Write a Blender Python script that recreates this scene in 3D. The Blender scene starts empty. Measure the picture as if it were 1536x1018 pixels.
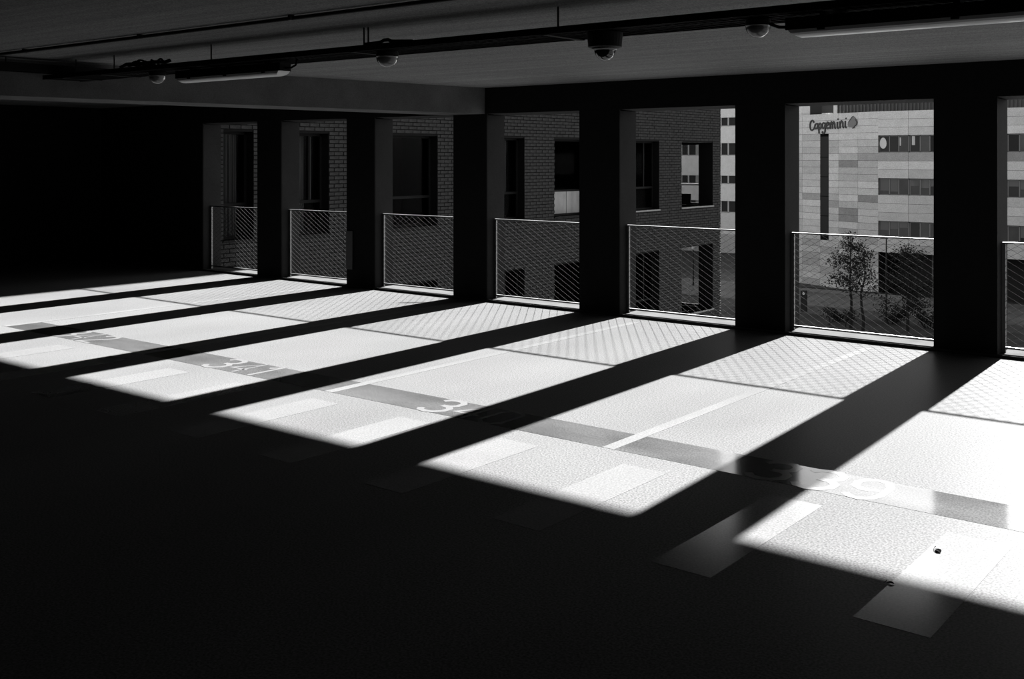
import bpy, math, random
from mathutils import Vector, Matrix

random.seed(7)
SC = bpy.context.scene
COL = SC.collection

# ------------------------------------------------------------------ camera, sky, sun, exposure
EYE = 1.75
CAM_Y = -9.973
cam_d = bpy.data.cameras.new('camera')
cam = bpy.data.objects.new('camera', cam_d)
COL.objects.link(cam)
cam.location = (0, CAM_Y, EYE)
cam.rotation_euler = (math.radians(90), 0, math.radians(38.548))
cam_d.sensor_width = 36
cam_d.lens = 1600 / 1536 * 36
cam_d.shift_y = -(509 - 237) / 1536
cam_d.clip_end = 500
SC.camera = cam

SUN_TAN, SUN_X = 0.391, -0.045           # tangent of elevation, sideways drift per metre
w = bpy.data.worlds.new('sky')
SC.world = w
w.use_nodes = True
nt = w.node_tree
nt.nodes.clear()
sky = nt.nodes.new('ShaderNodeTexSky')
sky.sky_type = 'NISHITA'
sky.sun_disc = False
sky.sun_elevation = math.atan(SUN_TAN)
sky.sun_rotation = math.radians(-2.6)
sky.dust_density = 2.0
bw = nt.nodes.new('ShaderNodeRGBToBW')     # black and white film
bg = nt.nodes.new('ShaderNodeBackground')
bg.inputs['Strength'].default_value = 0.105
out = nt.nodes.new('ShaderNodeOutputWorld')
nt.links.new(sky.outputs[0], bw.inputs[0])
nt.links.new(bw.outputs[0], bg.inputs['Color'])
nt.links.new(bg.outputs[0], out.inputs[0])

sd = bpy.data.lights.new('sun', 'SUN')
sd.energy = 52.0
sd.angle = 0.0105
sun = bpy.data.objects.new('sun', sd)
COL.objects.link(sun)
sun.location = (-1, 30, 14)
sun.rotation_euler = Vector((SUN_X, 1, SUN_TAN)).to_track_quat('Z', 'Y').to_euler()

SC.view_settings.view_transform = 'Standard'
SC.view_settings.look = 'None'
SC.view_settings.gamma = 1
SC.view_settings.use_curve_mapping = False
SC.view_settings.exposure = 1.9

# ------------------------------------------------------------------ materials (all neutral: black and white)
def mat(name, v, rough=0.7, spec=0.3, metal=0.0, var=0.0, scale=(8, 8, 8), detail=4, bump=0.0, fine=0.0, fine_scale=260,
        trans=0.0, ior=1.45):
    m = bpy.data.materials.new(name)
    m.use_nodes = True
    t = m.node_tree
    b = t.nodes['Principled BSDF']
    b.inputs['Base Color'].default_value = (v, v, v, 1)
    b.inputs['Roughness'].default_value = rough
    b.inputs['Specular IOR Level'].default_value = spec
    b.inputs['Metallic'].default_value = metal
    b.inputs['Transmission Weight'].default_value = trans
    b.inputs['IOR'].default_value = ior
    if var or fine or bump:
        tc = t.nodes.new('ShaderNodeTexCoord')
        mp = t.nodes.new('ShaderNodeMapping')
        mp.inputs['Scale'].default_value = scale
        t.links.new(tc.outputs['Object'], mp.inputs[0])
        n = t.nodes.new('ShaderNodeTexNoise')
        n.inputs['Scale'].default_value = 1
        n.inputs['Detail'].default_value = detail
        t.links.new(mp.outputs[0], n.inputs['Vector'])
        n2 = t.nodes.new('ShaderNodeTexNoise')
        n2.inputs['Scale'].default_value = fine_scale
        n2.inputs['Detail'].default_value = 1
        t.links.new(tc.outputs['Object'], n2.inputs['Vector'])
        def mr(src, amp):
            r = t.nodes.new('ShaderNodeMapRange')
            r.inputs['From Min'].default_value = 0.3
            r.inputs['From Max'].default_value = 0.7
            r.inputs['To Min'].default_value = 1 - amp
            r.inputs['To Max'].default_value = 1 + amp
            t.links.new(src, r.inputs['Value'])
            return r.outputs[0]
        mu = t.nodes.new('ShaderNodeMath'); mu.operation = 'MULTIPLY'
        t.links.new(mr(n.outputs['Fac'], var), mu.inputs[0])
        t.links.new(mr(n2.outputs['Fac'], fine), mu.inputs[1])
        m2 = t.nodes.new('ShaderNodeMath'); m2.operation = 'MULTIPLY'
        m2.inputs[1].default_value = v
        t.links.new(mu.outputs[0], m2.inputs[0])
        cc = t.nodes.new('ShaderNodeCombineColor')
        for i in range(3):
            t.links.new(m2.outputs[0], cc.inputs[i])
        t.links.new(cc.outputs[0], b.inputs['Base Color'])
        if bump:
            bp = t.nodes.new('ShaderNodeBump')
            bp.inputs['Strength'].default_value = bump
            bp.inputs['Distance'].default_value = 0.01
            t.links.new(n.outputs['Fac'], bp.inputs['Height'])
            t.links.new(bp.outputs[0], b.inputs['Normal'])
    return m

M = dict(
    floor=mat('resin_floor', .0325, .40, .0008, var=.10, scale=(.9, .5, 1), detail=6, fine=.36, fine_scale=95),
    strip=mat('floor_paint_pale', .0415, .16, .018, var=.05, scale=(2, 2, 2), fine=.2, fine_scale=95),
    line=mat('floor_paint_line', .0375, .4, .0008, var=.12, scale=(3, 1.2, 1), fine=.2, fine_scale=95),
    plate=mat('floor_paint_grey', .0195, .10, .032, var=.25, scale=(1.6, 3, 1), fine=.3, fine_scale=95),
    digit=mat('floor_paint_digit', .042, .12, .03, var=.05, scale=(3, 3, 3), fine=.1),
    floor_patch=mat('dark_patch', .012, .40, .0016, var=.2),
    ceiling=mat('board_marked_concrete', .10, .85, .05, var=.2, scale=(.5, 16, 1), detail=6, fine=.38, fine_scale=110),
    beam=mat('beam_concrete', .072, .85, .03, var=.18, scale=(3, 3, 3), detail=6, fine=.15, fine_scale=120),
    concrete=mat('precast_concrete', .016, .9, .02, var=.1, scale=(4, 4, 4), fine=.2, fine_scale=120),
    sill=mat('sill_concrete', .027, 1.0, 0.0, var=.15, scale=(5, 5, 5), fine=.2, fine_scale=120),
    black=mat('shade_black', .005, .8, .04, var=.1),  # near-black colour carries the shade of the inward faces
    panelgrey=mat('dark_grey_metal', .03, .6, .2, var=.05),
    steel=mat('stainless_steel', .024, .8, 0.0, metal=0.0, fine=.05),
    rail=mat('galvanised_rail', .13, .45, .5, metal=1.0, fine=.05),
    tray=mat('dark_galvanised_tray', .006, .7, .05, fine=.05),
    cable=mat('black_cable', .002, .7, .05, fine=.05),
    rod=mat('threaded_rod', .02, .6, .2, fine=.05),
    diffuser=mat('opal_diffuser', .42, .35, .4, fine=.02),
    lampbody=mat('lamp_body', .008, .6, .08, fine=.02),
    dome=mat('opal_dome', .06, .25, .5, fine=.02),
    smoked=mat('smoked_dome', .006, .08, .6, fine=.02),
    camring=mat('camera_ring', .12, .5, .3, fine=.02),
    brick=mat('dark_brick', .025, .9, .05, var=.25, scale=(5, 5, 11), detail=5, fine=.2, fine_scale=60),
    mortar=mat('dark_mortar', .003, .9, .1, var=.15),
    reveal=mat('window_reveal', .006, .85, .1, var=.1),
    frame=mat('dark_window_frame', .006, .6, .05, fine=.05),
    paleframe=mat('pale_window_frame', .34, .5, .3, fine=.05),
    glass=mat('window_glass', .6, .03, .3, trans=1.0, ior=1.07),
    curtain=mat('grey_curtain', .10, .9, .1, var=.25, scale=(2, 22, .6)),
    frosted=mat('frosted_panel', .16, .4, .4, var=.25, scale=(2, 5, 3)),
    dark=mat('dark_interior', .02, .9, .1, var=.1),
    ledge=mat('metal_ledge', .14, .5, .3, fine=.05),
    louvre=mat('grey_louvre', .10, .7, .2, fine=.1),
    signdark=mat('sign_letters', .055, .6, .2, fine=.05),
    signgrey=mat('sign_emblem', .17, .6, .2, fine=.05),
    blind=mat('pale_blind', .45, .8, .1, fine=.05),
    officeglass=mat('office_glass', .035, .2, .4, var=.35, scale=(.6, .6, .6)),
    asphalt=mat('asphalt', .05, .85, .15, var=.3, scale=(.12, .3, 1), detail=6, fine=.1, fine_scale=8),
    paving=mat('pale_paving', .11, .85, .15, var=.2, scale=(.4, .4, 1), fine=.1, fine_scale=8),
    grass=mat('verge', .03, .9, .1, var=.4, scale=(.6, .6, .6), detail=6),
    bark=mat('bark', .015, .9, .1, var=.2),
    leaf=mat('leaves', .008, .7, .2, var=.4, scale=(2, 2, 2)),
    iron=mat('dark_iron', .015, .6, .2, fine=.05),
    pale=mat('pale_enamel', .55, .5, .3, fine=.05),
    deadleaf=mat('dry_leaf', .004, 1.0, 0.0, var=.2),
)
CLAD = [mat('cladding_%s' % n, v, .7, .2, var=.07, scale=(2, 2, 2), fine=.14, fine_scale=12)
        for n, v in (('pale', .53), ('light', .47), ('mid', .41), ('grey', .31), ('slate', .23))]

# ------------------------------------------------------------------ mesh helpers
ORIGIN = {}
class MB:
    def __init__(self, mx=None):
        self.v, self.f, self.mx = [], [], mx
    def add(self, vs, fs):
        n = len(self.v)
        if self.mx is not None:
            vs = [self.mx @ Vector(p) for p in vs]
        self.v += [tuple(p) for p in vs]
        self.f += [tuple(i + n for i in q) for q in fs]
        return self
    def box(self, x0, x1, y0, y1, z0, z1):
        return self.add([(x0, y0, z0), (x1, y0, z0), (x1, y1, z0), (x0, y1, z0),
                         (x0, y0, z1), (x1, y0, z1), (x1, y1, z1), (x0, y1, z1)],
                        [(0, 3, 2, 1), (4, 5, 6, 7), (0, 1, 5, 4), (1, 2, 6, 5), (2, 3, 7, 6), (3, 0, 4, 7)])
    def bevbox(self, x0, x1, y0, y1, z0, z1, b):
        """box with chamfered vertical edges"""
        p = [(x0 + b, y0), (x1 - b, y0), (x1, y0 + b), (x1, y1 - b), (x1 - b, y1), (x0 + b, y1), (x0, y1 - b), (x0, y0 + b)]
        return self.prism(p, z0, z1)
    def prism(self, pts, z0, z1):
        n = len(pts)
        vs = [(x, y, z0) for x, y in pts] + [(x, y, z1) for x, y in pts]
        fs = [tuple(range(n))[::-1], tuple(range(n, 2 * n))]
        fs += [(i, (i + 1) % n, n + (i + 1) % n, n + i) for i in range(n)]
        return self.add(vs, fs)
    def tube(self, pts, r, n=6, cap=True):
        pts = [Vector(p) for p in pts]
        rs = r if isinstance(r, (list, tuple)) else [r] * len(pts)
        vs, fs = [], []
        up0 = None
        for i, p in enumerate(pts):
            d = (pts[min(i + 1, len(pts) - 1)] - pts[max(i - 1, 0)])
            d = d.normalized() if d.length > 1e-9 else Vector((0, 0, 1))
            up = Vector((0, 0, 1)) if abs(d.z) < .9 else Vector((0, 1, 0))
            a = d.cross(up).normalized(); b = d.cross(a)
            for k in range(n):
                t = 2 * math.pi * (k + .5) / n
                vs.append(p + rs[i] * (math.cos(t) * a + math.sin(t) * b))
        for i in range(len(pts) - 1):
            for k in range(n):
                fs.append((i * n + k, i * n + (k + 1) % n, (i + 1) * n + (k + 1) % n, (i + 1) * n + k))
        if cap:
            fs.append(tuple(range(n))); fs.append(tuple(range((len(pts) - 1) * n, len(pts) * n)))
        return self.add(vs, fs)
    def lathe(self, prof, c, n=24):
        """prof: list of (radius, z)"""
        vs, fs = [], []
        for r, z in prof:
            for k in range(n):
                t = 2 * math.pi * k / n
                vs.append((c[0] + r * math.cos(t), c[1] + r * math.sin(t), c[2] + z))
        for i in range(len(prof) - 1):
            for k in range(n):
                fs.append((i * n + k, i * n + (k + 1) % n, (i + 1) * n + (k + 1) % n, (i + 1) * n + k))
        fs.append(tuple(range(n))); fs.append(tuple(range((len(prof) - 1) * n, len(prof) * n)))
        return self.add(vs, fs)
    def ribbon(self, pts, wd, z0, z1, closed=False, plane='xy'):
        """stroke of constant width along a polyline, mitred, extruded z0..z1"""
        P = [Vector((p[0], p[1])) for p in pts]
        n = len(P); L, R = [], []
        for i in range(n):
            if closed:
                a, b = P[i - 1], P[(i + 1) % n]
            else:
                a, b = P[max(i - 1, 0)], P[min(i + 1, n - 1)]
            d0 = (P[i] - a).normalized() if (P[i] - a).length > 1e-9 else (b - P[i]).normalized()
            d1 = (b - P[i]).normalized() if (b - P[i]).length > 1e-9 else d0
            t = (d0 + d1)
            t = t.normalized() if t.length > 1e-6 else d0
            nn = Vector((-t.y, t.x))
            k = 1 / max(.5, nn.dot(Vector((-d0.y, d0.x))))
            L.append(P[i] + nn * wd / 2 * k); R.append(P[i] - nn * wd / 2 * k)
        vs = []
        for i in range(n):
            vs += [(L[i].x, L[i].y, z0), (R[i].x, R[i].y, z0), (L[i].x, L[i].y, z1), (R[i].x, R[i].y, z1)]
        fs = []
        m = n if closed else n - 1
        for i in range(m):
            a, b = 4 * i, 4 * ((i + 1) % n)
            fs += [(a + 2, a + 3, b + 3, b + 2), (a, b, b + 1, a + 1), (a, a + 2, b + 2, b), (a + 1, b + 1, b + 3, a + 3)]
        if not closed:
            e = 4 * (n - 1)
            fs += [(0, 1, 3, 2), (e, e + 2, e + 3, e + 1)]
        return self.add(vs, fs)
    def build(self, name, material, parent=None, smooth=False, **props):
        o0 = ORIGIN.get(parent.name, Vector()) if parent else Vector()
        me = bpy.data.meshes.new(name)
        me.from_pydata([tuple(Vector(p) - o0) for p in self.v], [], self.f)
        me.materials.append(M[material] if isinstance(material, str) else material)
        if smooth:
            me.polygons.foreach_set('use_smooth', [True] * len(me.polygons))
        me.update()
        o = bpy.data.objects.new(name, me)
        COL.objects.link(o)
        if parent:
            o.parent = parent
            ORIGIN[o.name] = o0
        for k, v in props.items():
            o[k] = v
        return o

def thing(name, loc, label, cat, group=None):
    o = bpy.data.objects.new(name, None)
    o.empty_display_size = .2
    COL.objects.link(o)
    o.location = loc
    ORIGIN[o.name] = Vector(loc)
    o['label'] = label; o['category'] = cat
    if group: o['group'] = group
    return o
def tag(o, label, cat, group=None):
    o['label'] = label; o['category'] = cat
    if group: o['group'] = group
    return o
def place(name, mesh, parent, loc, rot=0.0):
    """a copy of a shared piece as a part of parent, loc in world coordinates"""
    o = bpy.data.objects.new(name, mesh)
    COL.objects.link(o)
    o.parent = parent
    o.location = Vector(loc) - ORIGIN[parent.name]
    o.rotation_euler = (0, 0, rot)
    return o
CS, SN = 0.78208, 0.62317
def project(p):
    x, y, z = p[0], p[1] - CAM_Y, p[2] - EYE
    wd = -SN * x + CS * y
    return 768 + 1600 * (CS * x + SN * y) / wd, 237 - 1600 * z / wd, wd

# ------------------------------------------------------------------ the deck: floor, ceiling, walls
X0, X1, Y0 = -17.0, 8.0, -17.0
DEPTH = .34                      # thickness of the colonnade wall
LIN, LOUT = 2.292, 2.275         # underside of the lintel, inner and outer edge
CEIL = 2.605
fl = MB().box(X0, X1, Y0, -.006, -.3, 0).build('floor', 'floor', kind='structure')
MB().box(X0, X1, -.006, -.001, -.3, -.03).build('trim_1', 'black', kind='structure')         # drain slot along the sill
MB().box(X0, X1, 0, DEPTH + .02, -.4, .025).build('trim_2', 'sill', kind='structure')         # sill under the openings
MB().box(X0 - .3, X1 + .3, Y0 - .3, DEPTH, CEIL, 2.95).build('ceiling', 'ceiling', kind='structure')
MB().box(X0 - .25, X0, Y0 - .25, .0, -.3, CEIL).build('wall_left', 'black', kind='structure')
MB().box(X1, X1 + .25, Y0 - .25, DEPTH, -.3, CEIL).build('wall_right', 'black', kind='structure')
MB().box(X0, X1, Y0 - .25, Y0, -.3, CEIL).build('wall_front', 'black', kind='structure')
PIL = [-12.754, -10.830, -8.884, -6.967, -5.023, -3.045]      # left edge of each pillar in the frame
PW = .543
WALL_END = -14.096
b = MB()
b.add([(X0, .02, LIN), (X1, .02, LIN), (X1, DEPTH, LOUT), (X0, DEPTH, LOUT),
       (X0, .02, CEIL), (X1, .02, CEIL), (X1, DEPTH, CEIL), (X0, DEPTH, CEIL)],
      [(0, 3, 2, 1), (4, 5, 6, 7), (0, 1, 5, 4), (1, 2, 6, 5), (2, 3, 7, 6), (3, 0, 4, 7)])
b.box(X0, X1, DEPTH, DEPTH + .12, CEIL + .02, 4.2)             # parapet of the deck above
b.box(X0, X1, DEPTH, .80, 2.462, 2.60)                         # unseen overhang, added to keep sky light off the pillar sides
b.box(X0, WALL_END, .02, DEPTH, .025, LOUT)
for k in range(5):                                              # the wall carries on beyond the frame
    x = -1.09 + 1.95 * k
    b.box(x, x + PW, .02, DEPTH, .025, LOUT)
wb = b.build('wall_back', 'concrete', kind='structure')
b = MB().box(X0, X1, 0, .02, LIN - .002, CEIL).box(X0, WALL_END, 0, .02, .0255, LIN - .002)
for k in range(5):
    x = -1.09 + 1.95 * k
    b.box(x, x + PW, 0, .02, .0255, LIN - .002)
b.build('trim_3', 'black', kind='structure')                    # shade of the inner face, put in as a black layer

ORD = ['first', 'second', 'third', 'fourth', 'fifth', 'sixth']
PLAB = ['narrowest dark pillar, first from the left, beside the window with grey curtains',
        'dark pillar second from the left, with a small grey panel low on it',
        'dark pillar third from the left, where the ceiling beam meets the lintel',
        'dark pillar fourth from the left, right of the opening with the pale frosted panel',
        'broad dark pillar fifth from the left, between brick wall and lettered sign',
        'broadest dark pillar, sixth from the left, near the right edge']
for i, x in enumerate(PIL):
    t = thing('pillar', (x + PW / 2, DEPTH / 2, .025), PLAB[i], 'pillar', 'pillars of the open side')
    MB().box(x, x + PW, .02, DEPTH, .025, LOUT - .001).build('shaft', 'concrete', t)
    MB().box(x, x + PW, 0, .02, .0255, LIN - .003).build('shade_layer', 'black', t, label='black layer holding the shade of the inner face')  # same pillar, its shaded side coloured black

# downstand beam under the ceiling, running back from the third pillar
t = thing('ceiling_beam', (-9.0, -3, 2.29), 'deep grey concrete beam under the ceiling at upper left', 'beam')
A, Bq, Cq, Dq = (-8.37, -.001), (-10.75, -16.9), (-11.55, -16.9), (-8.98, -.001)
MB().prism([A, Bq, Cq, Dq][::-1], 2.288, CEIL).build('beam_body', 'beam', t)

# ------------------------------------------------------------------ paint on the floor
STR_X = [-1.52 - .894 * k for k in range(0, 10)]
for x in STR_X:
    MB().box(x, x + .29, -5.98, -4.80, 0, .001).build('paint_strip', 'strip', fl)
LINE_X = [-1.06, -3.56, -6.06, -8.56, -11.06, -13.5]
for x in LINE_X:
    MB().box(x - .04, x + .045, -4.58, -.25, 0, .001).build('stall_line', 'line', fl)
DIG = {
    '3': [[(0, .30), (.03, .345), (.08, .36), (.14, .355), (.18, .31), (.18, .24), (.14, .195), (.08, .19)],
          [(.08, .19), (.15, .185), (.195, .14), (.195, .07), (.15, .015), (.09, 0), (.03, .015), (0, .06)]],
    '4': [[(.15, 0), (.15, .36), (0, .12), (.2, .12)]],
    '0': [[(.05, .36), (.13, .36), (.18, .30), (.18, .06), (.13, 0), (.05, 0), (0, .06), (0, .30), 'c']],
    '1': [[(.02, .28), (.10, .36), (.10, 0)]],
    '2': [[(0, .29), (.03, .345), (.09, .36), (.15, .345), (.18, .29), (.16, .21), (0, .0), (.19, .0)]],
    '9': [[(.01, .05), (.05, .01), (.10, 0), (.15, .03), (.18, .10), (.18, .26), (.14, .345), (.09, .36), (.04, .345),
           (0, .28), (.01, .20), (.06, .16), (.11, .165), (.145, .185)]],
}
WID = {'3': .05, '4': .028, '0': .028, '1': .045, '2': .045, '9': .045}
STALLS = [(-3.56, -1.06, '339'), (-6.06, -3.56, '340'), (-8.56, -6.06, '341'), (-11.06, -8.56, '342')]
for x0, x1, num in STALLS:
    pl = MB().box(x0 + .045, x1 - .04, -4.58, -4.20, 0, .0008).build('number_plate', 'plate', fl)
    cx = (x0 + x1) / 2 - .36
    for k, ch in enumerate(num):
        b = MB()
        for si, st in enumerate(DIG[ch]):
            closed = st[-1] == 'c'
            pts = [p for p in st if p != 'c']
            b.ribbon([(cx + .27 * k + p[0], -4.568 + p[1]) for p in pts], WID[ch], .0004 - .0001 * si, .0014 + .0003 * si, closed)
        b.build('digit', 'digit', pl)
def blob(cx, cy, rx, ry, n=18, jit=.25, z0=0, z1=.0005, rot=0):
    pts = []
    for k in range(n):
        a = 2 * math.pi * k / n
        r = 1 + random.uniform(-jit, jit)
        x, y = rx * r * math.cos(a), ry * r * math.sin(a)
        pts.append((cx + x * math.cos(rot) - y * math.sin(rot), cy + x * math.sin(rot) + y * math.cos(rot)))
    return MB().prism(pts, z0, z1)
blob(-9.0, -.62, .20, .05, rot=.85, jit=.2).build('dark_patch', 'floor_patch', fl)  # small blob darker than the floor round it

def dead_leaf(x, y, ln, rot, lab):
    b = MB()
    n = 6
    vs, fs = [], []
    for i in range(n + 1):
        s = i / n
        wv = ln * .22 * math.sin(math.pi * min(1, s * 1.02)) ** .8
        zz = .004 + .006 * s * (1 - s)
        cx, cy = (s - .5) * ln, .04 * ln * math.sin(3 * s)
        for q, dz in ((-1, .004), (0, -.001), (1, .004)):
            px, py = cx, cy + q * wv
            vs.append((x + px * math.cos(rot) - py * math.sin(rot), y + px * math.sin(rot) + py * math.cos(rot), zz + dz * wv / (.22 * ln)))
    for i in range(n):
        for q in range(2):
            fs.append((3 * i + q, 3 * i + q + 1, 3 * i + q + 4, 3 * i + q + 3))
    b.add(vs, fs)
    b.add([(p[0], p[1], p[2] - .001) for p in vs], [f[::-1] for f in fs])
    tt = thing('dead_leaf', (x, y, 0), lab, 'leaf')
    b.build('blade', 'deadleaf', tt)
    sx, sy = -.5 * ln, 0
    p0 = (x + sx * math.cos(rot), y + sx * math.sin(rot), .014)
    p1 = (x + (sx - .3 * ln) * math.cos(rot), y + (sx - .3 * ln) * math.sin(rot), .004)
    MB().tube([p0, p1], .0015, 4).build('stem', 'deadleaf', tt)
dead_leaf(-1.475, -5.08, .052, -.9, 'small dry dark leaf lying alone on the sunlit floor at right')
dead_leaf(-1.515, -5.575, .03, .3, 'tiny dark leaf scrap in the shade beside a pale paint strip')

# ------------------------------------------------------------------ railings with wire mesh
RY = .15
BAYS = [(WALL_END, PIL[0])] + [(PIL[i] + PW, PIL[i + 1]) for i in range(5)] + [(PIL[5] + PW, -1.09)]
RLAB = ['wire mesh railing in the leftmost, half shaded opening',
        'wire mesh railing between the first and second pillars from the left',
        'wire mesh railing between the second and third pillars, before the wide black window',
        'wire mesh railing between the third and fourth pillars, before two low windows',
        'wire mesh railing between the fourth and fifth pillars, before the brick corner',
        'wire mesh railing between the fifth and sixth pillars, before the trees',
        'wire mesh railing cut off by the right edge of the photo']
RZ0, RZ1 = .072, 1.006
for i, (x0, x1) in enumerate(BAYS):
    a, bb = x0 + .002, x1 - .002
    t = thing('mesh_railing', ((a + bb) / 2, RY, .025), RLAB[i], 'railing', 'mesh railings in the openings')
    MB().box(a, bb, RY - .012, RY + .012, RZ1 - .014, RZ1).build('top_rail', 'rail', t)
    MB().box(a + .03, bb - .03, RY - .011, RY + .011, RZ0 - .012, RZ0 + .006).build('bottom_rail', 'rail', t)
    for px in (a, bb - .032):
        MB().box(px, px + .032, RY - .012, RY + .012, .025, RZ1 - .014).build('post', 'rail', t)
    # cable net: two families of thin stainless wires laced on the frame
    b = MB()
    cw, ch = .105, .062
    xa, xb, za, zb = a + .034, bb - .034, RZ0 + .008, RZ1 - .016
    for sgn in (1, -1):
        c0 = za - (xb - xa) * ch / cw if sgn > 0 else za
        c1 = zb if sgn > 0 else zb + (xb - xa) * ch / cw
        cc = c0 + ch * .3
        while cc < c1:
            # line z = cc + sgn*(x-xa)*ch/cw
            m = sgn * ch / cw
            xs = [xa, xb, xa + (za - cc) / m, xa + (zb - cc) / m]
            ok = sorted(x for x in xs if xa - 1e-6 <= x <= xb + 1e-6 and za - 1e-6 <= cc + m * (x - xa) <= zb + 1e-6)
            if len(ok) >= 2 and ok[-1] - ok[0] > .01:
                yo = RY + .0011 * sgn
                b.tube([(ok[0], yo, cc + m * (ok[0] - xa)), (ok[-1], yo, cc + m * (ok[-1] - xa))], .0016, 4, False)
            cc += ch
    b.build('mesh_net', 'steel', t, kind='stuff')
    b = MB()
    for px in (a + .033, bb - .033):      # lacing loops along the posts
        z = RZ0 + .03
        while z < RZ1 - .03:
            b.tube([(px - .006, RY - .013, z), (px + .008, RY - .013, z + .02), (px + .008, RY + .013, z + .02)], .0016, 3, False)
            z += ch / 1.0
    b.build('lacing', 'steel', t, kind='stuff')

# small panel on the second pillar
t = thing('metal_panel', (-10.75, -.012, .24), 'small dark grey metal panel low on the second pillar from the left', 'panel')
MB().bevbox(-10.826, -10.70, -.02, -.001, .24, .76, .004).build('plate', 'panelgrey', t)
for z in (.27, .73):
    MB().box(-10.77, -10.755, -.024, -.019, z - .008, z + .008).build('screw', 'panelgrey', t)

# ------------------------------------------------------------------ cable trays, rods, cables under the ceiling
TY0, TY1, TZ = -5.22, -4.87, 2.437
def straight_tray(name, xa, xb, label):
    t = thing(name, ((xa + xb) / 2, (TY0 + TY1) / 2, TZ), label, 'cable tray')
    for y in (TY0, TY1):
        MB().box(xa, xb, y - .003, y + .003, TZ, TZ + .038).build('side_rail', 'tray', t)
    b = MB()
    x = xa + .02
    while x < xb:
        b.tube([(x, TY0, TZ + .004), (x + .05, TY1, TZ + .004)], .0028, 4, False)
        x += .055
    for k in range(1, 7):
        y = TY0 + (TY1 - TY0) * k / 7
        b.tube([(xa, y, TZ + .009), (xb, y, TZ + .009)], .0025, 4, False)
    b.build('wire_bottom', 'tray', t, kind='stuff')
    return t
tr = straight_tray('cable_tray', -9.05, 7.5, 'long black cable tray hung on rods along the ceiling')
for x in (-8.71, -8.11, -6.78, -5.125, -5.085, -3.55, -1.93, -.3, 1.4, 3.0):
    MB().tube([(x, -5.10, TZ + .006), (x, -5.10, CEIL)], .006, 6).build('hanger_rod', 'rod', tr)
for x in (-8.71, -8.11, -6.78, -5.105, -3.55, -1.93, -.3):
    MB().box(x - .02, x + .02, TY0 - .006, TY1 + .006, TZ - .004, TZ + .004).build('cross_bracket', 'tray', tr)
b = MB()
for k in range(15):
    y = TY0 + .012 + .0150 * k
    z = TZ + .013 + .005 * ((k * 7) % 3)
    pts = [(-9.0 + .54 * j, y + random.uniform(-.008, .008), z + random.uniform(-.002, .006)) for j in range(31)]
    b.tube(pts, .0095, 5, False)
o = b.build('cable_bundle', 'cable', kind='stuff')
tag(o, 'bundle of black cables lying in the long cable tray', 'cables')

# second tray running back from the first at upper left, parallel with the beam
t = thing('cable_tray', (-9.0, -7, 2.487), 'short black cable tray running towards the viewer at upper left', 'cable tray')
Z2 = 2.487
for off in (0, .14):
    MB().box(-8.873 - off, -8.867 - off, -11.0, -4.6, Z2, Z2 + .07).build('side_rail', 'tray', t)
b = MB()
y = -4.62
while y > -10.95:
    b.tube([(-8.87, y, Z2 + .004), (-9.01, y - .04, Z2 + .004)], .003, 4, False); y -= .05
b.build('wire_bottom', 'tray', t, kind='stuff')
for y in (-5.6, -7.2, -8.8, -10.4):
    MB().tube([(-8.94, y, Z2 + .006), (-8.94, y, CEIL - .001)], .006, 6).build('hanger_rod', 'rod', t)
b = MB()
for k in range(9):
    b.tube([(-8.884 - .0135 * k + random.uniform(-.002, .002), yy, Z2 + .018 + .006 * (k % 3)) for yy in (-4.65, -5.4, -6.2, -7.4, -8.6, -9.8, -10.9)], .0095, 5, False)
tag(b.build('cable_bundle', 'cable', kind='stuff'), 'bundle of black cables lying in the short tray at upper left', 'cables')

# conduit close to the ceiling, nearer than the tray
t = thing('conduit', (-6, -5.80, 2.58), 'thin dark conduit clipped to the ceiling in front of the tray', 'pipe')
MB().tube([(-9.12, -5.83, 2.585), (-4.65, -5.80, 2.585), (1.5, -5.80, 2.585)], .013, 8).build('pipe', 'rod', t, smooth=True)
for x in (-8.2, -6.6, -5.0, -3.4):
    MB().box(x - .012, x + .012, -5.87 if x < -9 else -5.83, -5.80, 2.572, CEIL - .001).build('clip', 'rod', t)

# spare cable coiled on top of the tray
b = MB()
for k in range(7):
    x = -7.80 + .085 * k
    r = random.uniform(.016, .026)
    b.tube([(x + r * math.cos(a) * 1.3 + .012 * a, -5.16 + .03 * math.sin(a + k), TZ + .052 + r * .8 + r * .8 * math.sin(a)) for a in [j * .52 for j in range(13)]], .008, 5)
b.tube([(-7.88, -5.18, TZ + .05), (-7.8, -5.18, TZ + .07), (-7.6, -5.17, TZ + .066), (-7.4, -5.17, TZ + .068), (-7.26, -5.17, TZ + .058)], .014, 6)
b.tube([(-7.70, -5.15, TZ + .06), (-7.5, -5.14, TZ + .075), (-7.3, -5.15, TZ + .062)], .012, 6)
tag(b.build('cable_coil', 'cable', smooth=True), 'heap of spare black cable looped on top of the tray at left', 'cable')
b = MB()
b.tube([(-5.02, -5.19, TZ + .045), (-4.95, -5.19, TZ + .046), (-4.88, -5.19, TZ + .049), (-4.85, -5.19, TZ + .060), (-4.81, -5.19, TZ + .060), (-4.78, -5.19, TZ + .048), (-4.6, -5.19, TZ + .036)], .012, 6)
tag(b.build('cable_loop', 'cable', smooth=True), 'short loop of cable humped over the tray near its twin rods', 'cable')

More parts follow.
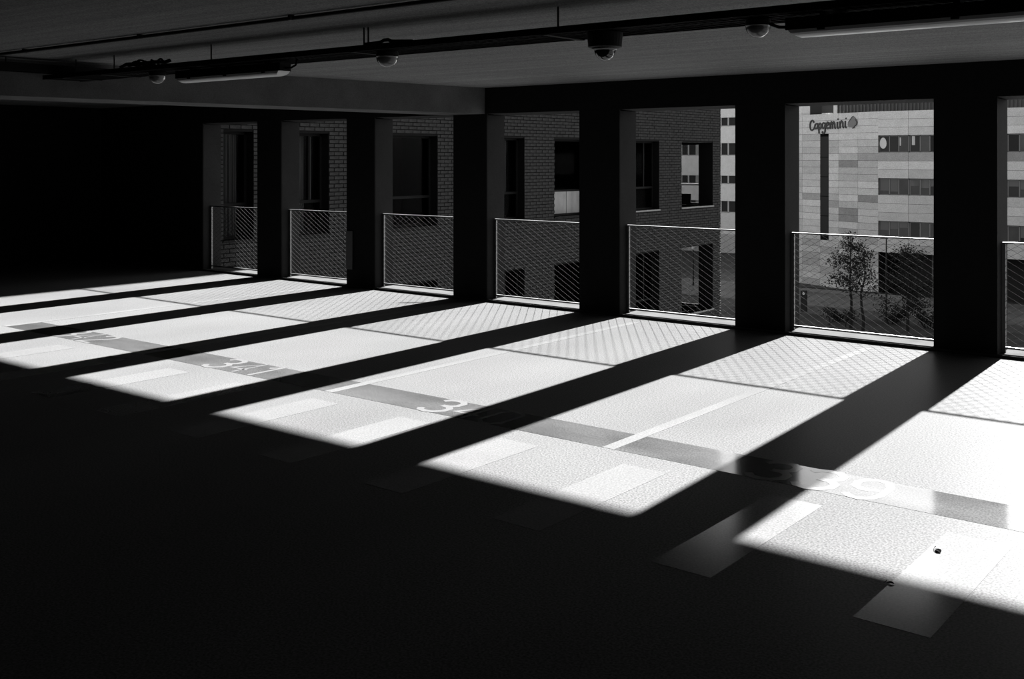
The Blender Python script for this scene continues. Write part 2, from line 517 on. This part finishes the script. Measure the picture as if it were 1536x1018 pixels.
# luminaires
LY = -5.08
def luminaire(xa, xb, label):
    t = thing('batten_light', ((xa + xb) / 2, LY, 2.33), label, 'light')
    # upper gear tray
    MB().box(xa, xb, LY - .05, LY + .05, 2.366, 2.425).build('gear_tray', 'lampbody', t)
    # rounded opal diffuser
    n = 10
    prof = [(-.052, 2.366)] + [(-.052 * math.cos(math.pi * k / n), 2.366 - .036 * math.sin(math.pi * k / n) ** .7) for k in range(1, n)] + [(.052, 2.366)]
    e = .05
    vs = [(xa + .012 + (e if 0 < i < n else 0) * math.sin(math.pi * i / n), LY + y, z) for i, (y, z) in enumerate(prof)]
    vs += [(xb - .012 - (e if 0 < i < n else 0) * math.sin(math.pi * i / n), LY + y, z) for i, (y, z) in enumerate(prof)]
    m = len(prof)
    fs = [(i, i + 1, m + i + 1, m + i) for i in range(m - 1)] + [tuple(range(m))[::-1], tuple(range(m, 2 * m)), (m - 1, 0, m, 2 * m - 1)]
    MB().add(vs, fs).build('diffuser', 'diffuser', t, smooth=False, label='opal diffuser')
    for x in (xa + .18, (xa + xb) / 2, xb - .18):
        MB().box(x - .018, x + .018, LY - .056, LY + .056, 2.356, 2.372).build('clip', 'lampbody', t)
        MB().box(x - .015, x + .015, LY - .03, LY + .03, 2.425, TZ + .003).build('bracket', 'lampbody', t)
    return t
l1 = luminaire(-7.20, -5.945, 'pale tube light under the tray at left, above the dark wall')
MB().tube([(-5.945, LY, 2.385), (-5.88, LY, 2.385), (-5.835, LY, 2.40), (-5.82, LY, 2.425), (-5.825, LY, TZ + .01)], .008, 6).build('power_lead', 'cable', l1, smooth=True)
l2 = luminaire(-2.175, -.60, 'pale tube light under the tray at the upper right corner')
MB().tube([(-2.175, LY, 2.385), (-2.23, LY, 2.39), (-2.28, LY, 2.41), (-2.33, LY, TZ + .01)], .008, 6).build('power_lead', 'cable', l2, smooth=True)

# round domes
def dome(x, r, label):
    t = thing('dome_sensor', (x, LY, 2.36), label, 'sensor', 'dome sensors under the tray')
    MB().lathe([(.03, .08), (r * .96, .079), (r, .07), (r, .045)], (x, LY, 2.36), 24).build('base', 'lampbody', t, smooth=False)
    MB().lathe([(r * math.cos(a) if a < 1.5 else .004, .045 - (r * .95) * math.sin(a)) for a in [k * math.pi / 2 / 8 for k in range(9)]], (x, LY, 2.36), 24).build('dome', 'dome', t, smooth=True, label='opal dome')
dome(-7.517, .066, 'leftmost small opal dome under the tray, left of the tube light')
dome(-4.93, .072, 'small opal dome under the tray, middle one of the three')
dome(-2.34, .062, 'small opal dome under the tray at the right tube light')

# security camera
cx = -3.247
t = thing('dome_camera', (cx, LY, 2.284), 'black dome security camera hanging under the tray', 'camera')
MB().lathe([(.098, .152), (.098, .14), (.092, .074), (.080, .070)], (cx, LY, 2.284), 28).build('housing', 'lampbody', t)
MB().lathe([(.070, .071), (.070, .062), (.062, .056)], (cx, LY, 2.284), 28).build('ring', 'camring', t)
MB().lathe([(.059 * math.cos(a) if a < 1.5 else .003, .060 - .060 * math.sin(a)) for a in [k * math.pi / 2 / 10 for k in range(11)]], (cx, LY, 2.284), 28).build('dome', 'smoked', t, smooth=True, label='smoked glass dome')
MB().tube([(cx, LY, 2.43), (cx, LY, TZ + .02)], .03, 10).build('mount', 'lampbody', t)

# ------------------------------------------------------------------ brick building on the left
BX = -14.2
WIN = [(.465, 1.06), (1.75, 2.69), (4.20, 5.51), (7.05, 8.29), (9.39, 10.75), (12.70, 13.96), (15.12, 16.87)]
ROWS = [(-2.45, -.65), (.43, 2.18), (3.28, 5.03)]
BY0, BY1 = .36, 17.33
BZ0, BZ1 = -9.4, 7.0
bb_ = thing('brick_building', (-17, 9, -9.4), 'dark brick apartment building with deep windows beyond the mesh railings', 'building')
def facade_core():
    b = MB()
    zs = [BZ0]
    for r in ROWS: zs += [r[0], r[1]]
    zs.append(BZ1)
    for i in range(0, len(zs), 2):
        b.box(BX - .30, BX - .012, BY0, BY1, zs[i], zs[i + 1])
    for z0, z1 in ROWS:
        ys = [BY0]
        for a, c in WIN: ys += [a, c]
        ys.append(BY1)
        for i in range(0, len(ys), 2):
            b.box(BX - .30, BX - .012, ys[i], ys[i + 1], z0, z1)
    # deeper piers round the corner room
    for z0, z1 in ROWS:
        b.box(BX - .45, BX - .30, 16.87, BY1, z0, z1)
    return b
facade_core().build('facade_wall', 'mortar', bb_)
# end wall (faces the street) with the corner openings
b = MB()
ex0, ex1 = -16.1, -14.65
for z0, z1 in [(BZ0, ROWS[0][0]), (ROWS[0][1], ROWS[1][0]), (ROWS[1][1], ROWS[2][0]), (ROWS[2][1], BZ1)]:
    b.box(-24, BX - .30, 16.87, BY1, z0, z1)
for z0, z1 in ROWS:
    b.box(-24, ex0, 16.87, BY1, z0, z1)
b.build('end_wall', 'mortar', bb_)
MB().box(-24, BX - .3, BY0, BY0 + .25, BZ0, BZ1).build('near_wall', 'dark', bb_)
MB().box(-24.2, -24, BY0, BY1, BZ0, BZ1).build('rear_wall', 'dark', bb_)
b = MB().box(-24, BX - .3, BY0 + .25, 16.87, -2.85, -2.6).box(-24, BX - .3, BY0 + .25, 16.87, -.15, .05)
b.box(-24, BX - .3, BY0 + .25, 16.87, 2.75, 2.95).box(-24.2, BX, BY0, BY1, BZ1, BZ1 + .25)
b.build('floor_slab', 'dark', bb_)
MB().box(-24, BX - .3, 14.5, 14.65, -2.6, 2.75).build('partition', 'dark', bb_)
MB().box(-18.3, -18.15, 14.65, 16.87, -2.6, 2.75).build('partition', 'dark', bb_)

# bricks in running bond; the 300 that show largest are single parts, the rest one part
BL, BH, PX, PZ = .207, .055, .2225, .0712
full = MB()
full.add([(-.012, -BL / 2, -BH / 2), (0, -BL / 2, -BH / 2), (0, BL / 2, -BH / 2), (-.012, BL / 2, -BH / 2),
          (-.012, -BL / 2, BH / 2), (0, -BL / 2, BH / 2), (0, BL / 2, BH / 2), (-.012, BL / 2, BH / 2)],
         [(1, 2, 6, 5), (4, 5, 6, 7), (0, 3, 2, 1), (0, 1, 5, 4), (2, 3, 7, 6)])
brick_me = bpy.data.meshes.new('brick')
brick_me.from_pydata(full.v, [], full.f); brick_me.materials.append(M['brick']); brick_me.update()
OPEN_U = [(326, 386), (446, 520), (588, 680), (752, 869)]
cand, rest = [], MB()
row = 0
z = -3.3
while z < 3.2:
    y = BY0 + (PX / 2 if row % 2 else 0)
    segs = [(BY0, BY1)]
    for z0, z1 in ROWS:
        if z - BH / 2 < z1 - .004 and z + BH / 2 > z0 + .004:
            ys = [BY0] + [q for ww in WIN for q in ww] + [BY1]
            segs = [(ys[i], ys[i + 1]) for i in range(0, len(ys), 2)]
    k = 0
    yy = BY0 - PX + (PX / 2 if row % 2 else 0)
    while yy < BY1:
        a, c = yy + .0077, yy + PX - .0077
        for s0, s1 in segs:
            p, q = max(a, s0), min(c, s1)
            if q - p < .03: continue
            jx = random.uniform(-.003, .003)
            cyy = (p + q) / 2
            if q - p > BL - .002:
                u, v, wd = project((BX, cyy, z))
                vis = any(u0 + 2 < u < u1 - 2 for u0, u1 in OPEN_U) and 172 < v < 330
                if vis:
                    cand.append((wd, cyy, z, jx)); continue
            x1 = BX + jx
            rest.add([(BX - .012, p, z - BH / 2), (x1, p, z - BH / 2), (x1, q, z - BH / 2), (BX - .012, q, z - BH / 2),
                      (BX - .012, p, z + BH / 2), (x1, p, z + BH / 2), (x1, q, z + BH / 2), (BX - .012, q, z + BH / 2)],
                     [(1, 2, 6, 5), (4, 5, 6, 7), (0, 3, 2, 1), (0, 1, 5, 4), (2, 3, 7, 6)])
        yy += PX
    z += PZ; row += 1
cand.sort()
for wd, cy_, z_, jx in cand[:300]:
    place('brick', brick_me, bb_, (BX + jx, cy_, z_))
for wd, cy_, z_, jx in cand[300:]:
    x1 = BX + jx; p, q = cy_ - BL / 2, cy_ + BL / 2
    rest.add([(BX - .012, p, z_ - BH / 2), (x1, p, z_ - BH / 2), (x1, q, z_ - BH / 2), (BX - .012, q, z_ - BH / 2),
              (BX - .012, p, z_ + BH / 2), (x1, p, z_ + BH / 2), (x1, q, z_ + BH / 2), (BX - .012, q, z_ + BH / 2)],
             [(1, 2, 6, 5), (4, 5, 6, 7), (0, 3, 2, 1), (0, 1, 5, 4), (2, 3, 7, 6)])
rest.build('brickwork', 'brick', bb_, kind='stuff')

# windows of the brick building
for r, (z0, z1) in enumerate(ROWS):
    for i, (a, c) in enumerate(WIN):
        see = i == 6
        xg = BX - .22
        b = MB()
        fw = .045
        if not see:
            b.box(xg - .03, xg + .03, a, a + fw, z0, z1).box(xg - .03, xg + .03, c - fw, c, z0, z1)
            b.box(xg - .03, xg + .03, a, c, z0, z0 + fw).box(xg - .03, xg + .03, a, c, z1 - fw, z1)
            zt = z0 + .54
            b.box(xg - .03, xg + .03, a + fw, c - fw, zt, zt + .05)
            if i in (1, 3, 5):
                ym = a + (c - a) * (.67 if i == 1 else .62)
                b.box(xg - .03, xg + .03, ym, ym + .04, zt + .05, z1 - fw)
            f = b.build('window', 'frame', bb_)
            MB().box(xg - .006, xg + .006, a + fw, c - fw, zt + .05, z1 - fw).build('pane', 'glass', f)
            if i == 4 and r == 1:
                MB().box(xg + .034, xg + .05, a + .02, (a + c) / 2 - .01, z0 + .05, zt + .01).build('pane', 'frosted', f, label='pale frosted lower panel')
                MB().box(xg + .034, xg + .05, (a + c) / 2 + .01, c - .02, z0 + .05, zt + .01).build('pane', 'frosted', f, label='pale frosted lower panel')
            else:
                MB().box(xg - .006, xg + .006, a + fw, c - fw, z0 + fw, zt).build('pane', 'glass', f)
            if i in (1, 3) and r == 1:
                MB().box(xg + .031, xg + .034, a + (c - a) * (.71 if i == 1 else .64), a + (c - a) * (.71 if i == 1 else .64) + .012, zt + .06, z1 - .06).build('edge_strip', 'panelgrey', f)
            if (i in (0, 1, 3, 5) and r == 1):
                ca = a + .05
                cb = {0: c - .14, 1: a + .60, 3: a + .72, 5: a + .50}[i]
                n = 40
                vs, fs = [], []
                for j in range(n + 1):
                    yv = ca + (cb - ca) * j / n
                    xv = xg - .09 - .02 * math.sin(j * 1.55) - .012 * math.sin(j * .6)
                    vs += [(xv, yv, z0 + .02), (xv, yv, z1 - .03)]
                for j in range(n):
                    fs.append((2 * j, 2 * j + 2, 2 * j + 3, 2 * j + 1))
                m = len(vs)
                vs2 = [(p[0] - .004, p[1], p[2]) for p in vs]
                cbm = MB().add(vs, fs).add(vs2, [q[::-1] for q in fs])
                cbm.build('curtain', 'curtain', f, smooth=True)
        else:
            # corner room: open through to the end wall, pale rail and posts in the far opening
            yf = 17.05
            b.box(ex0, ex1, yf - .03, yf + .03, z0, z0 + .05).box(ex0, ex1, yf - .03, yf + .03, z1 - .05, z1)
            b.box(ex1 - .05, ex1, yf - .03, yf + .03, z0, z1).box(ex0, ex0 + .05, yf - .03, yf + .03, z0, z1)
            f = b.build('window', 'frame', bb_)
            zt = z0 + .54
            if r == 1:
                MB().box(ex0, ex1, yf - .04, yf + .04, zt, zt + .05).build('transom', 'paleframe', f, label='pale transom')
                MB().box(-15.32, -15.0, yf - .02, yf + .02, z0 + .05, z0 + .30).build('lower_panel', 'frame', f)
            MB().box(ex0 + .05, ex1 - .05, yf - .006, yf + .006, z0 + .05, z1 - .05).build('pane', 'glass', f)
        MB().box(BX - .28, BX + .025, a - .02, c + .02, z0 - .035, z0).build('ledge', 'ledge' if i > 4 else 'frame', f)

# ------------------------------------------------------------------ street level
ST = -9.4
MB().add([(-160, .5, ST), (80, .5, ST), (80, 180, ST), (-160, 180, ST)], [(0, 1, 2, 3)]).build('ground', 'asphalt', kind='structure')
MB().box(-60, 45, 66.5, 76.8, ST, ST + .12).build('pavement', 'paving', kind='structure')
MB().box(-42, 20, 54, 62.5, ST, ST + .10).build('verge', 'grass', kind='structure')

# ------------------------------------------------------------------ office block with the sign
K = Vector((-31.05, 77.17, 0))
DL = Vector((-.921, .39, 0)).normalized()
NL = Vector((-.39, -.921, 0)).normalized()
ob = thing('office_building', (-25, 80, ST), 'pale office block clad in mixed grey panels with ribbon windows', 'building')
LEN_L = 13.0
MXL = Matrix(((DL.x, NL.x, 0, K.x), (DL.y, NL.y, 0, K.y), (0, 0, 1, 0), (0, 0, 0, 1)))   # (along, outwards, z) on the sign wall
TOP = 5.58
MB(MXL).box(0, LEN_L, -6, -.06, ST, TOP - .05).build('core', 'mortar', ob)
XR = 42.0
b = MB()
zb = [(TOP - .05, 3.59), (2.21, .09), (-1.26, -3.40), (-4.65, -5.96)]
for z1, z0 in zb:
    b.box(K.x, XR, K.y + .06, K.y + 8, z0, z1)
for z1, z0 in ((3.59, 2.21), (.09, -1.26), (-3.40, -4.65)):
    b.box(K.x, XR, K.y + .9, K.y + 8, z0, z1)
b.box(K.x, XR, K.y + 2.6, K.y + 8, ST, -5.96)
b.build('core', 'mortar', ob)
# sign wall panels, 2.17 m columns and .577 m rows
PH = .577
dark_cells = {(1, 7): 4, (0, 12): 4, (1, 14): 4, (1, 15): 4, (0, 6): 3, (3, 12): 3, (2, 13): 3, (3, 7): 2, (1, 8): 2, (1, 9): 2,
              (1, 6): 2, (0, 8): 2, (2, 8): 0, (2, 9): 0, (1, 17): 3, (3, 19): 3, (2, 20): 3, (0, 20): 3, (1, 21): 3, (2, 23): 3, (3, 3): 2}
CW = 2.17
for ci in range(6):
    for ri in range(26):
        z1 = TOP - PH * ri
        z0 = z1 - PH + .02
        t0, t1 = CW * ci, min(CW * ci + CW - .02, LEN_L)
        if t1 - t0 < .2: continue
        tone = dark_cells.get((ci, ri))
        if tone is None:
            tone = 0 if ri < 4 else random.choice((0, 1, 1, 1, 2, 2))
            if ri > 17: tone = random.choice((1, 2, 2, 3))
        slit0, slit1, sz0, sz1 = 5.48, 6.51, -5.0, 3.62
        parts_ = [(t0, t1)]
        if z0 < sz1 and z1 > sz0 and t0 < slit1 and t1 > slit0:
            parts_ = [(t0, slit0 - .01), (slit1 + .01, t1)]
        for p, q in parts_:
            if q - p > .08:
                MB(MXL).box(p, q, -.06, random.uniform(-.004, .004), z0, z1).build('cladding_panel', CLAD[tone], ob)
sw = MB(MXL).box(5.48, 6.51, -.10, -.055, -5.0, 3.62).build('slit_window', 'iron', ob)
for z_ in (-3.3, -1.6, .1, 1.8):
    MB(MXL).box(5.48, 6.51, -.06, -.03, z_, z_ + .06).build('transom', 'frame', sw)
# ribbon front panels
rows_tone = {0: [0, 0, 0], 1: [3, 0, 1], 2: [1, 1, 2], 3: [2, 2]}
for bi, (z1, z0) in enumerate([(TOP, 3.59), (2.21, .09), (-1.26, -3.40), (-4.65, -5.96)]):
    n = len(rows_tone[bi])
    ph = (z1 - z0) / n
    xk = K.x
    ci = 0
    while xk < -8:
        for ri in range(n):
            tone = rows_tone[bi][ri]
            if ci and random.random() < .5: tone = min(4, tone + 1)
            MB().box(xk, xk + 2.44, K.y - .0, K.y + .06, z1 - ph * (ri + 1) + .02, z1 - ph * ri).build('cladding_panel', CLAD[tone], ob)
        xk += 2.46; ci += 1
    MB().box(xk, XR, K.y, K.y + .06, z0, z1).build('cladding_band', CLAD[2], ob)
# ribbon windows: one frame per 2.46 m module, with three panes
random.seed(11)
for zi, (z1, z0) in enumerate(((3.59, 2.21), (.09, -1.26), (-3.40, -4.65))):
    xk = K.x + .05; ci = 0
    while xk < -8:
        f = MB().box(xk, xk + 2.41, K.y + .16, K.y + .24, z0, z0 + .06).box(xk, xk + 2.41, K.y + .16, K.y + .24, z1 - .06, z1) \
            .box(xk, xk + .06, K.y + .16, K.y + .24, z0, z1).box(xk + 2.35, xk + 2.41, K.y + .16, K.y + .24, z0, z1) \
            .box(xk + .80, xk + .88, K.y + .16, K.y + .24, z0, z1).box(xk + 1.55, xk + 1.63, K.y + .16, K.y + .24, z0, z1).build('window', 'ledge', ob)
        for pi, (p, q) in enumerate(((.06, .80), (.88, 1.55), (1.63, 2.35))):
            MB().box(xk + p, xk + q, K.y + .19, K.y + .21, z0 + .06, z1 - .06).build('pane', random.choice(('officeglass', 'officeglass', 'iron', 'panelgrey')), f)
            kind = random.random()
            if zi > 0 and kind < .45:
                h = random.uniform(.3, .95)
                MB().box(xk + p + .03, xk + q - .03, K.y + .17, K.y + .188, z1 - .06 - (z1 - z0 - .12) * h, z1 - .06).build('blind', M['louvre'] if kind < .3 else M['curtain'], f)
        if zi == 0 and ci == 0:
            pts = [(.08 + .28 * math.cos(a) + .24, 2.93 + .50 * math.sin(a) * (1 if math.sin(a) > 0 else .82)) for a in [2 * math.pi * k / 14 for k in range(14)]]
            mx = Matrix(((1, 0, 0, xk), (0, 0, 1, K.y + .15), (0, 1, 0, 0), (0, 0, 0, 1)))
            MB(mx).prism(pts, 0, .035).build('paper_shade', 'pale', f, label='pale rounded shade')
            MB().box(xk + 1.66, xk + 1.76, K.y + .165, K.y + .188, 2.75, 3.42).build('blind', 'blind', f)
        if zi == 0 and ci == 1:
            MB().box(xk + .18, xk + .42, K.y + .165, K.y + .188, 2.80, 3.52).build('blind', 'blind', f)
        xk += 2.46; ci += 1
# dark glazed ground floor with columns
g = MB().box(K.x + .2, XR, K.y + 2.4, K.y + 2.5, ST, -5.96).build('ground_glazing', 'dark', ob)
xk = K.x + 2
while xk < -6:
    MB().box(xk, xk + .35, K.y + .5, K.y + .85, ST + .12, -5.96).build('column', 'concrete', ob)
    MB().box(xk + 1.6, xk + 1.7, K.y + 2.3, K.y + 2.4, ST, -5.96).build('mullion', 'louvre', ob)
    xk += 4.9
# louvred plant screen on the roof, each blade a part of it
scr = MB().box(K.x - 4.6, -17.5, K.y + 3.0, K.y + 3.1, TOP - .05, 7.2).build('plant_screen', 'louvre', ob)
xk = K.x - 4.6
b = MB()
while xk < -17.5:
    b.box(xk, xk + .10, K.y + 2.86, K.y + 3.0, TOP - .05, 7.2); xk += .30
b.build('louvre_blade', 'louvre', scr, kind='stuff')
MB(MXL).box(6.9, 8.3, -2.0, -.6, TOP - .05, 7.2).build('stair_hood', 'iron', ob)
MB(MXL).box(8.35, 10.5, -2.4, -.6, TOP - .05, 7.2).build('lift_tower', CLAD[0], ob)
MB(MXL).box(5.9, 6.9, -.9, -.6, TOP - .05, TOP + .12).build('roof_cap', 'pale', ob)

# the lettered sign, strokes laid out on the sign wall
sg = thing('lettered_sign', tuple(MXL @ Vector((5, .05, 4.3))), 'dark script lettered sign with a drop shaped emblem on the pale panel wall', 'sign')
S0 = 7.71
MXS = Matrix(((-DL.x, 0, NL.x, 0), (-DL.y, 0, NL.y, 0), (0, 1, 0, 0), (0, 0, 0, 1)))
MXS = Matrix.Translation(MXL @ Vector((S0, .004, 0))) @ MXS
def sp(q): return ((q[0] - 280) * .00741, 4.27 + (515 - q[1]) * .00536)
LET = [
    ('letter_c', [[(350, 405), (340, 375), (322, 365), (300, 385), (288, 430), (288, 480), (300, 520), (322, 530), (350, 505), (362, 480)]]),
    ('letter_a', [[(412, 430), (392, 420), (370, 440), (362, 480), (372, 508), (392, 505), (408, 480), (414, 430), (412, 490), (424, 512)]]),
    ('letter_p', [[(428, 420), (430, 500), (434, 585)], [(430, 440), (450, 418), (470, 440), (468, 490), (448, 510), (432, 490)]]),
    ('letter_g', [[(530, 425), (505, 412), (486, 435), (482, 480), (500, 505), (522, 485), (532, 425), (534, 500), (530, 560), (510, 588), (488, 575), (490, 550)]]),
    ('letter_e', [[(552, 465), (585, 445), (588, 415), (570, 405), (552, 430), (550, 480), (568, 510), (598, 495)]]),
    ('letter_m', [[(610, 410), (614, 515)], [(614, 450), (632, 405), (646, 430), (648, 515)], [(648, 450), (668, 405), (682, 430), (684, 500), (698, 512)]]),
    ('letter_i', [[(724, 405), (722, 495), (738, 512)], [(730, 358), (738, 368)]]),
    ('letter_n', [[(762, 400), (764, 512)], [(764, 445), (788, 395), (808, 420), (808, 490), (822, 505)]]),
    ('letter_i', [[(846, 395), (844, 490), (862, 506)], [(852, 352), (860, 362)]]),
]
for nm, strokes in LET:
    b = MB(MXS)
    for st in strokes:
        b.ribbon([sp(q) for q in st], .105, 0, .10)
    b.build(nm, 'signdark', sg)
em = [(962, 322), (990, 350), (1020, 390), (1030, 430), (1018, 470), (990, 490), (985, 512), (955, 520), (962, 492), (930, 500), (900, 495), (884, 465), (890, 420), (915, 385), (945, 350)]
MB(MXS).prism([sp(q) for q in em][::-1], 0, .08).build('emblem', 'signgrey', sg, label='mid grey drop shaped emblem')
MB(MXS).ribbon([sp(q) for q in [(1000, 372), (1024, 420), (1016, 465), (990, 485), (978, 510), (955, 514)]], .07, .08, .11).build('emblem_edge', 'signdark', sg)
MB(MXS).ribbon([sp(q) for q in [(962, 330), (930, 372), (900, 415)]], .05, .08, .11).build('emblem_edge', 'signdark', sg)

# ------------------------------------------------------------------ farther pale block behind the brick corner
fb = thing('far_building', (-60, 108, ST), 'farther pale building with narrow window bands behind the brick corner', 'building')
FY = 104.0
bands = [(9.0, 6.52), (5.50, 3.51), (2.06, -.32), (-1.30, -3.30), (-4.66, -7.2)]
wins = [(6.52, 5.50), (3.51, 2.06), (-.32, -1.30), (-3.30, -4.66)]
FX0, MOD = -59.3 - 2.65 * 8, 2.65
FX1 = FX0 + MOD * 14
MB().box(FX0, FX1, FY + .5, FY + 12, ST, 9).build('core', 'mortar', fb)
random.seed(5)
for z1, z0 in bands:
    for k in range(14):
        x = FX0 + MOD * k
        MB().box(x, x + MOD - .03, FY, FY + .5, z0, z1 - .015).build('cladding_panel', CLAD[random.choice((0, 0, 1, 1, 2))], fb)
for z1, z0 in wins:
    for k in range(14):
        x = FX0 + MOD * k
        f = MB().box(x, x + .06, FY + .15, FY + .25, z0, z1).box(x + .85, x + 1.02, FY + .15, FY + .25, z0, z1).box(x, x + MOD, FY + .15, FY + .25, z0, z0 + .08).build('window', 'paleframe', fb)
        MB().box(x + .06, x + .85, FY + .2, FY + .22, z0 + .08, z1).build('pane', 'iron', f)
        MB().box(x + 1.02, x + 1.9, FY + .2, FY + .22, z0 + .08, z1).build('pane', 'iron' if random.random() < .6 else 'officeglass', f)
        MB().box(x + 1.9, x + MOD, FY + .18, FY + .24, z0 + .08, z1).build('blank_panel', CLAD[4], f)
MB().box(FX0, FX1, FY - .02, FY + .5, ST, -7.2).build('plinth', CLAD[3], fb)
MB().box(-53.6, -51.8, FY - .10, FY, ST, -7.3).build('door', 'iron', fb)

# ------------------------------------------------------------------ street furniture and trees
def bollard(x, y, lab):
    t = thing('bollard', (x, y, ST), lab, 'bollard')
    MB().lathe([(.07, 0), (.07, .05), (.055, .07), (.055, .85)], (x, y, ST + .1), 10).build('post', 'iron', t)
    MB().lathe([(.06, .85), (.065, .92), (.03, 1.0)], (x, y, ST + .1), 10).build('cap', 'iron', t)
bollard(-27.6, 58.4, 'dark street bollard left of the trees, nearer the totem')
bollard(-26.35, 58.0, 'dark street bollard at the foot of the left tree')
t = thing('street_totem', (-31.75, 63.9, ST), 'dark upright street totem with a small white disc near its top', 'totem')
MB().bevbox(-31.95, -31.5, 63.8, 64.0, ST, ST + 1.55, .03).build('slab', 'iron', t)
MB(Matrix.Translation((-31.7, 63.79, ST + 1.32)) @ Matrix.Rotation(math.pi / 2, 4, 'X')).lathe([(.09, 0), (.09, .02)], (0, 0, 0), 16).build('disc', 'pale', t, label='white disc')
t = thing('street_lamp', (-45.3, 72.1, ST), 'thin street lamp with a pale lantern seen through the corner window', 'street lamp')
MB().tube([(-45.3, 72.1, ST), (-45.3, 72.1, ST + 3.2)], [.07, .05], 8).build('pole', 'iron', t)
MB().lathe([(.06, 0), (.16, .1), (.2, .7), (.05, .85)], (-45.3, 72.1, ST + 3.2), 10).build('lantern', 'pale', t)
t = thing('street_lamp', (-25.6, 63.5, ST), 'tall thin dark lamp pole right of the left tree', 'street lamp')
MB().tube([(-25.6, 63.5, ST), (-25.6, 63.5, ST + 5.6)], [.07, .04], 8).build('pole', 'iron', t)
MB().box(-26.0, -25.5, 63.42, 63.58, ST + 5.6, ST + 5.72).build('lamp_head', 'iron', t)
t = thing('low_wall', (-33.5, 74.4, ST), 'long low dark kerb wall before the sign wall', 'low wall')
MB().box(-37.5, -26, 74.2, 74.5, ST + .12, ST + .42).build('wall_body', 'ledge', t)
MB().box(-37.5, -26, 74.16, 74.54, ST + .42, ST + .48).build('coping', 'iron', t)

def tree(x, y, h, cr, zlo, seed, nb, leaves, lab):
    rnd = random.Random(seed)
    t = thing('street_tree', (x, y, ST), lab, 'tree')
    tr_ = [(x + rnd.uniform(-.05, .05) * k, y, ST + h * k / 6) for k in range(7)]
    b = MB().tube(tr_, [.11 - .015 * k for k in range(7)], 7)
    b.build('trunk', 'bark', t)
    lv, br = MB(), MB()
    for k in range(nb):
        s = zlo + (1 - zlo) * rnd.random() ** 1.1
        z = ST + h * s
        a = rnd.uniform(0, 6.283)
        ln = cr * (1.15 - s) / (1.15 - zlo) * rnd.uniform(.7, 1.15) + .25
        p0 = Vector((x, y, z)); d = Vector((math.cos(a), math.sin(a), rnd.uniform(.15, .6)))
        p1 = p0 + d * ln * .55; p2 = p0 + d * ln + Vector((0, 0, -.08 * ln))
        br.tube([p0, p1, p2], [.028, .018, .008], 4, False)
        for q in range(3):
            e = p1 + (p2 - p1) * rnd.random()
            br.tube([e, e + Vector((rnd.uniform(-.5, .5), rnd.uniform(-.5, .5), rnd.uniform(0, .5)))], [.012, .004], 3, False)
        for q in range(leaves):
            c = p0 + (p2 - p0) * rnd.uniform(.3, 1.05) + Vector((rnd.gauss(0, .22), rnd.gauss(0, .22), rnd.gauss(.02, .18)))
            r = rnd.uniform(.05, .10)
            u = Vector((rnd.gauss(0, 1), rnd.gauss(0, 1), rnd.gauss(0, 1))).normalized()
            v = u.orthogonal().normalized()
            lv.add([c - u * r, c + v * r * .5, c + u * r, c - v * r * .5], [(0, 1, 2, 3)])
    br.build('branches', 'bark', t, kind='stuff')
    lv.build('foliage', 'leaf', t, kind='stuff')
tree(-26.0, 58.0, 5.9, 1.8, .46, 1, 34, 46, 'young tree with small dark leaves, left one beyond the mesh')
tree(-24.9, 57.2, 5.2, 1.2, .42, 2, 24, 34, 'slim young tree just right of the left leafy tree')
tree(-22.6, 58.8, 5.3, 1.9, .22, 3, 52, 60, 'dense dark tree by the sixth pillar, rightmost of the trees')
def shrub(x, y, rx, rz, seed, lab):
    rnd = random.Random(seed)
    t = thing('shrub', (x, y, ST), lab, 'shrub')
    st_, lv = MB(), MB()
    for k in range(16):
        a = rnd.uniform(0, 6.283); r = rx * rnd.random() ** .5
        tip = Vector((x + r * math.cos(a), y + .6 * r * math.sin(a), ST + rz * rnd.uniform(.6, 1.05)))
        st_.tube([(x + .2 * math.cos(a), y, ST), tip], [.02, .006], 4, False)
        for q in range(48):
            c = Vector((x, y, ST + .1)).lerp(tip, rnd.uniform(.25, 1.05)) + Vector((rnd.gauss(0, .16), rnd.gauss(0, .16), rnd.gauss(0, .12)))
            rr = rnd.uniform(.05, .10)
            u = Vector((rnd.gauss(0, 1), rnd.gauss(0, 1), rnd.gauss(0, 1))).normalized(); v = u.orthogonal().normalized()
            lv.add([c - u * rr, c + v * rr * .5, c + u * rr, c - v * rr * .5], [(0, 1, 2, 3)])
    st_.build('stems', 'bark', t, kind='stuff')
    lv.build('foliage', 'leaf', t, kind='stuff')
shrub(-27.4, 60.2, 1.5, .9, 21, 'low dark shrub left of the trees behind the bollards')
shrub(-24.6, 61.6, 1.6, 1.3, 22, 'dark shrub between the trees at street level')
shrub(-22.0, 61.0, 1.8, 1.6, 23, 'rounded dark shrub at the right beside the sixth pillar')
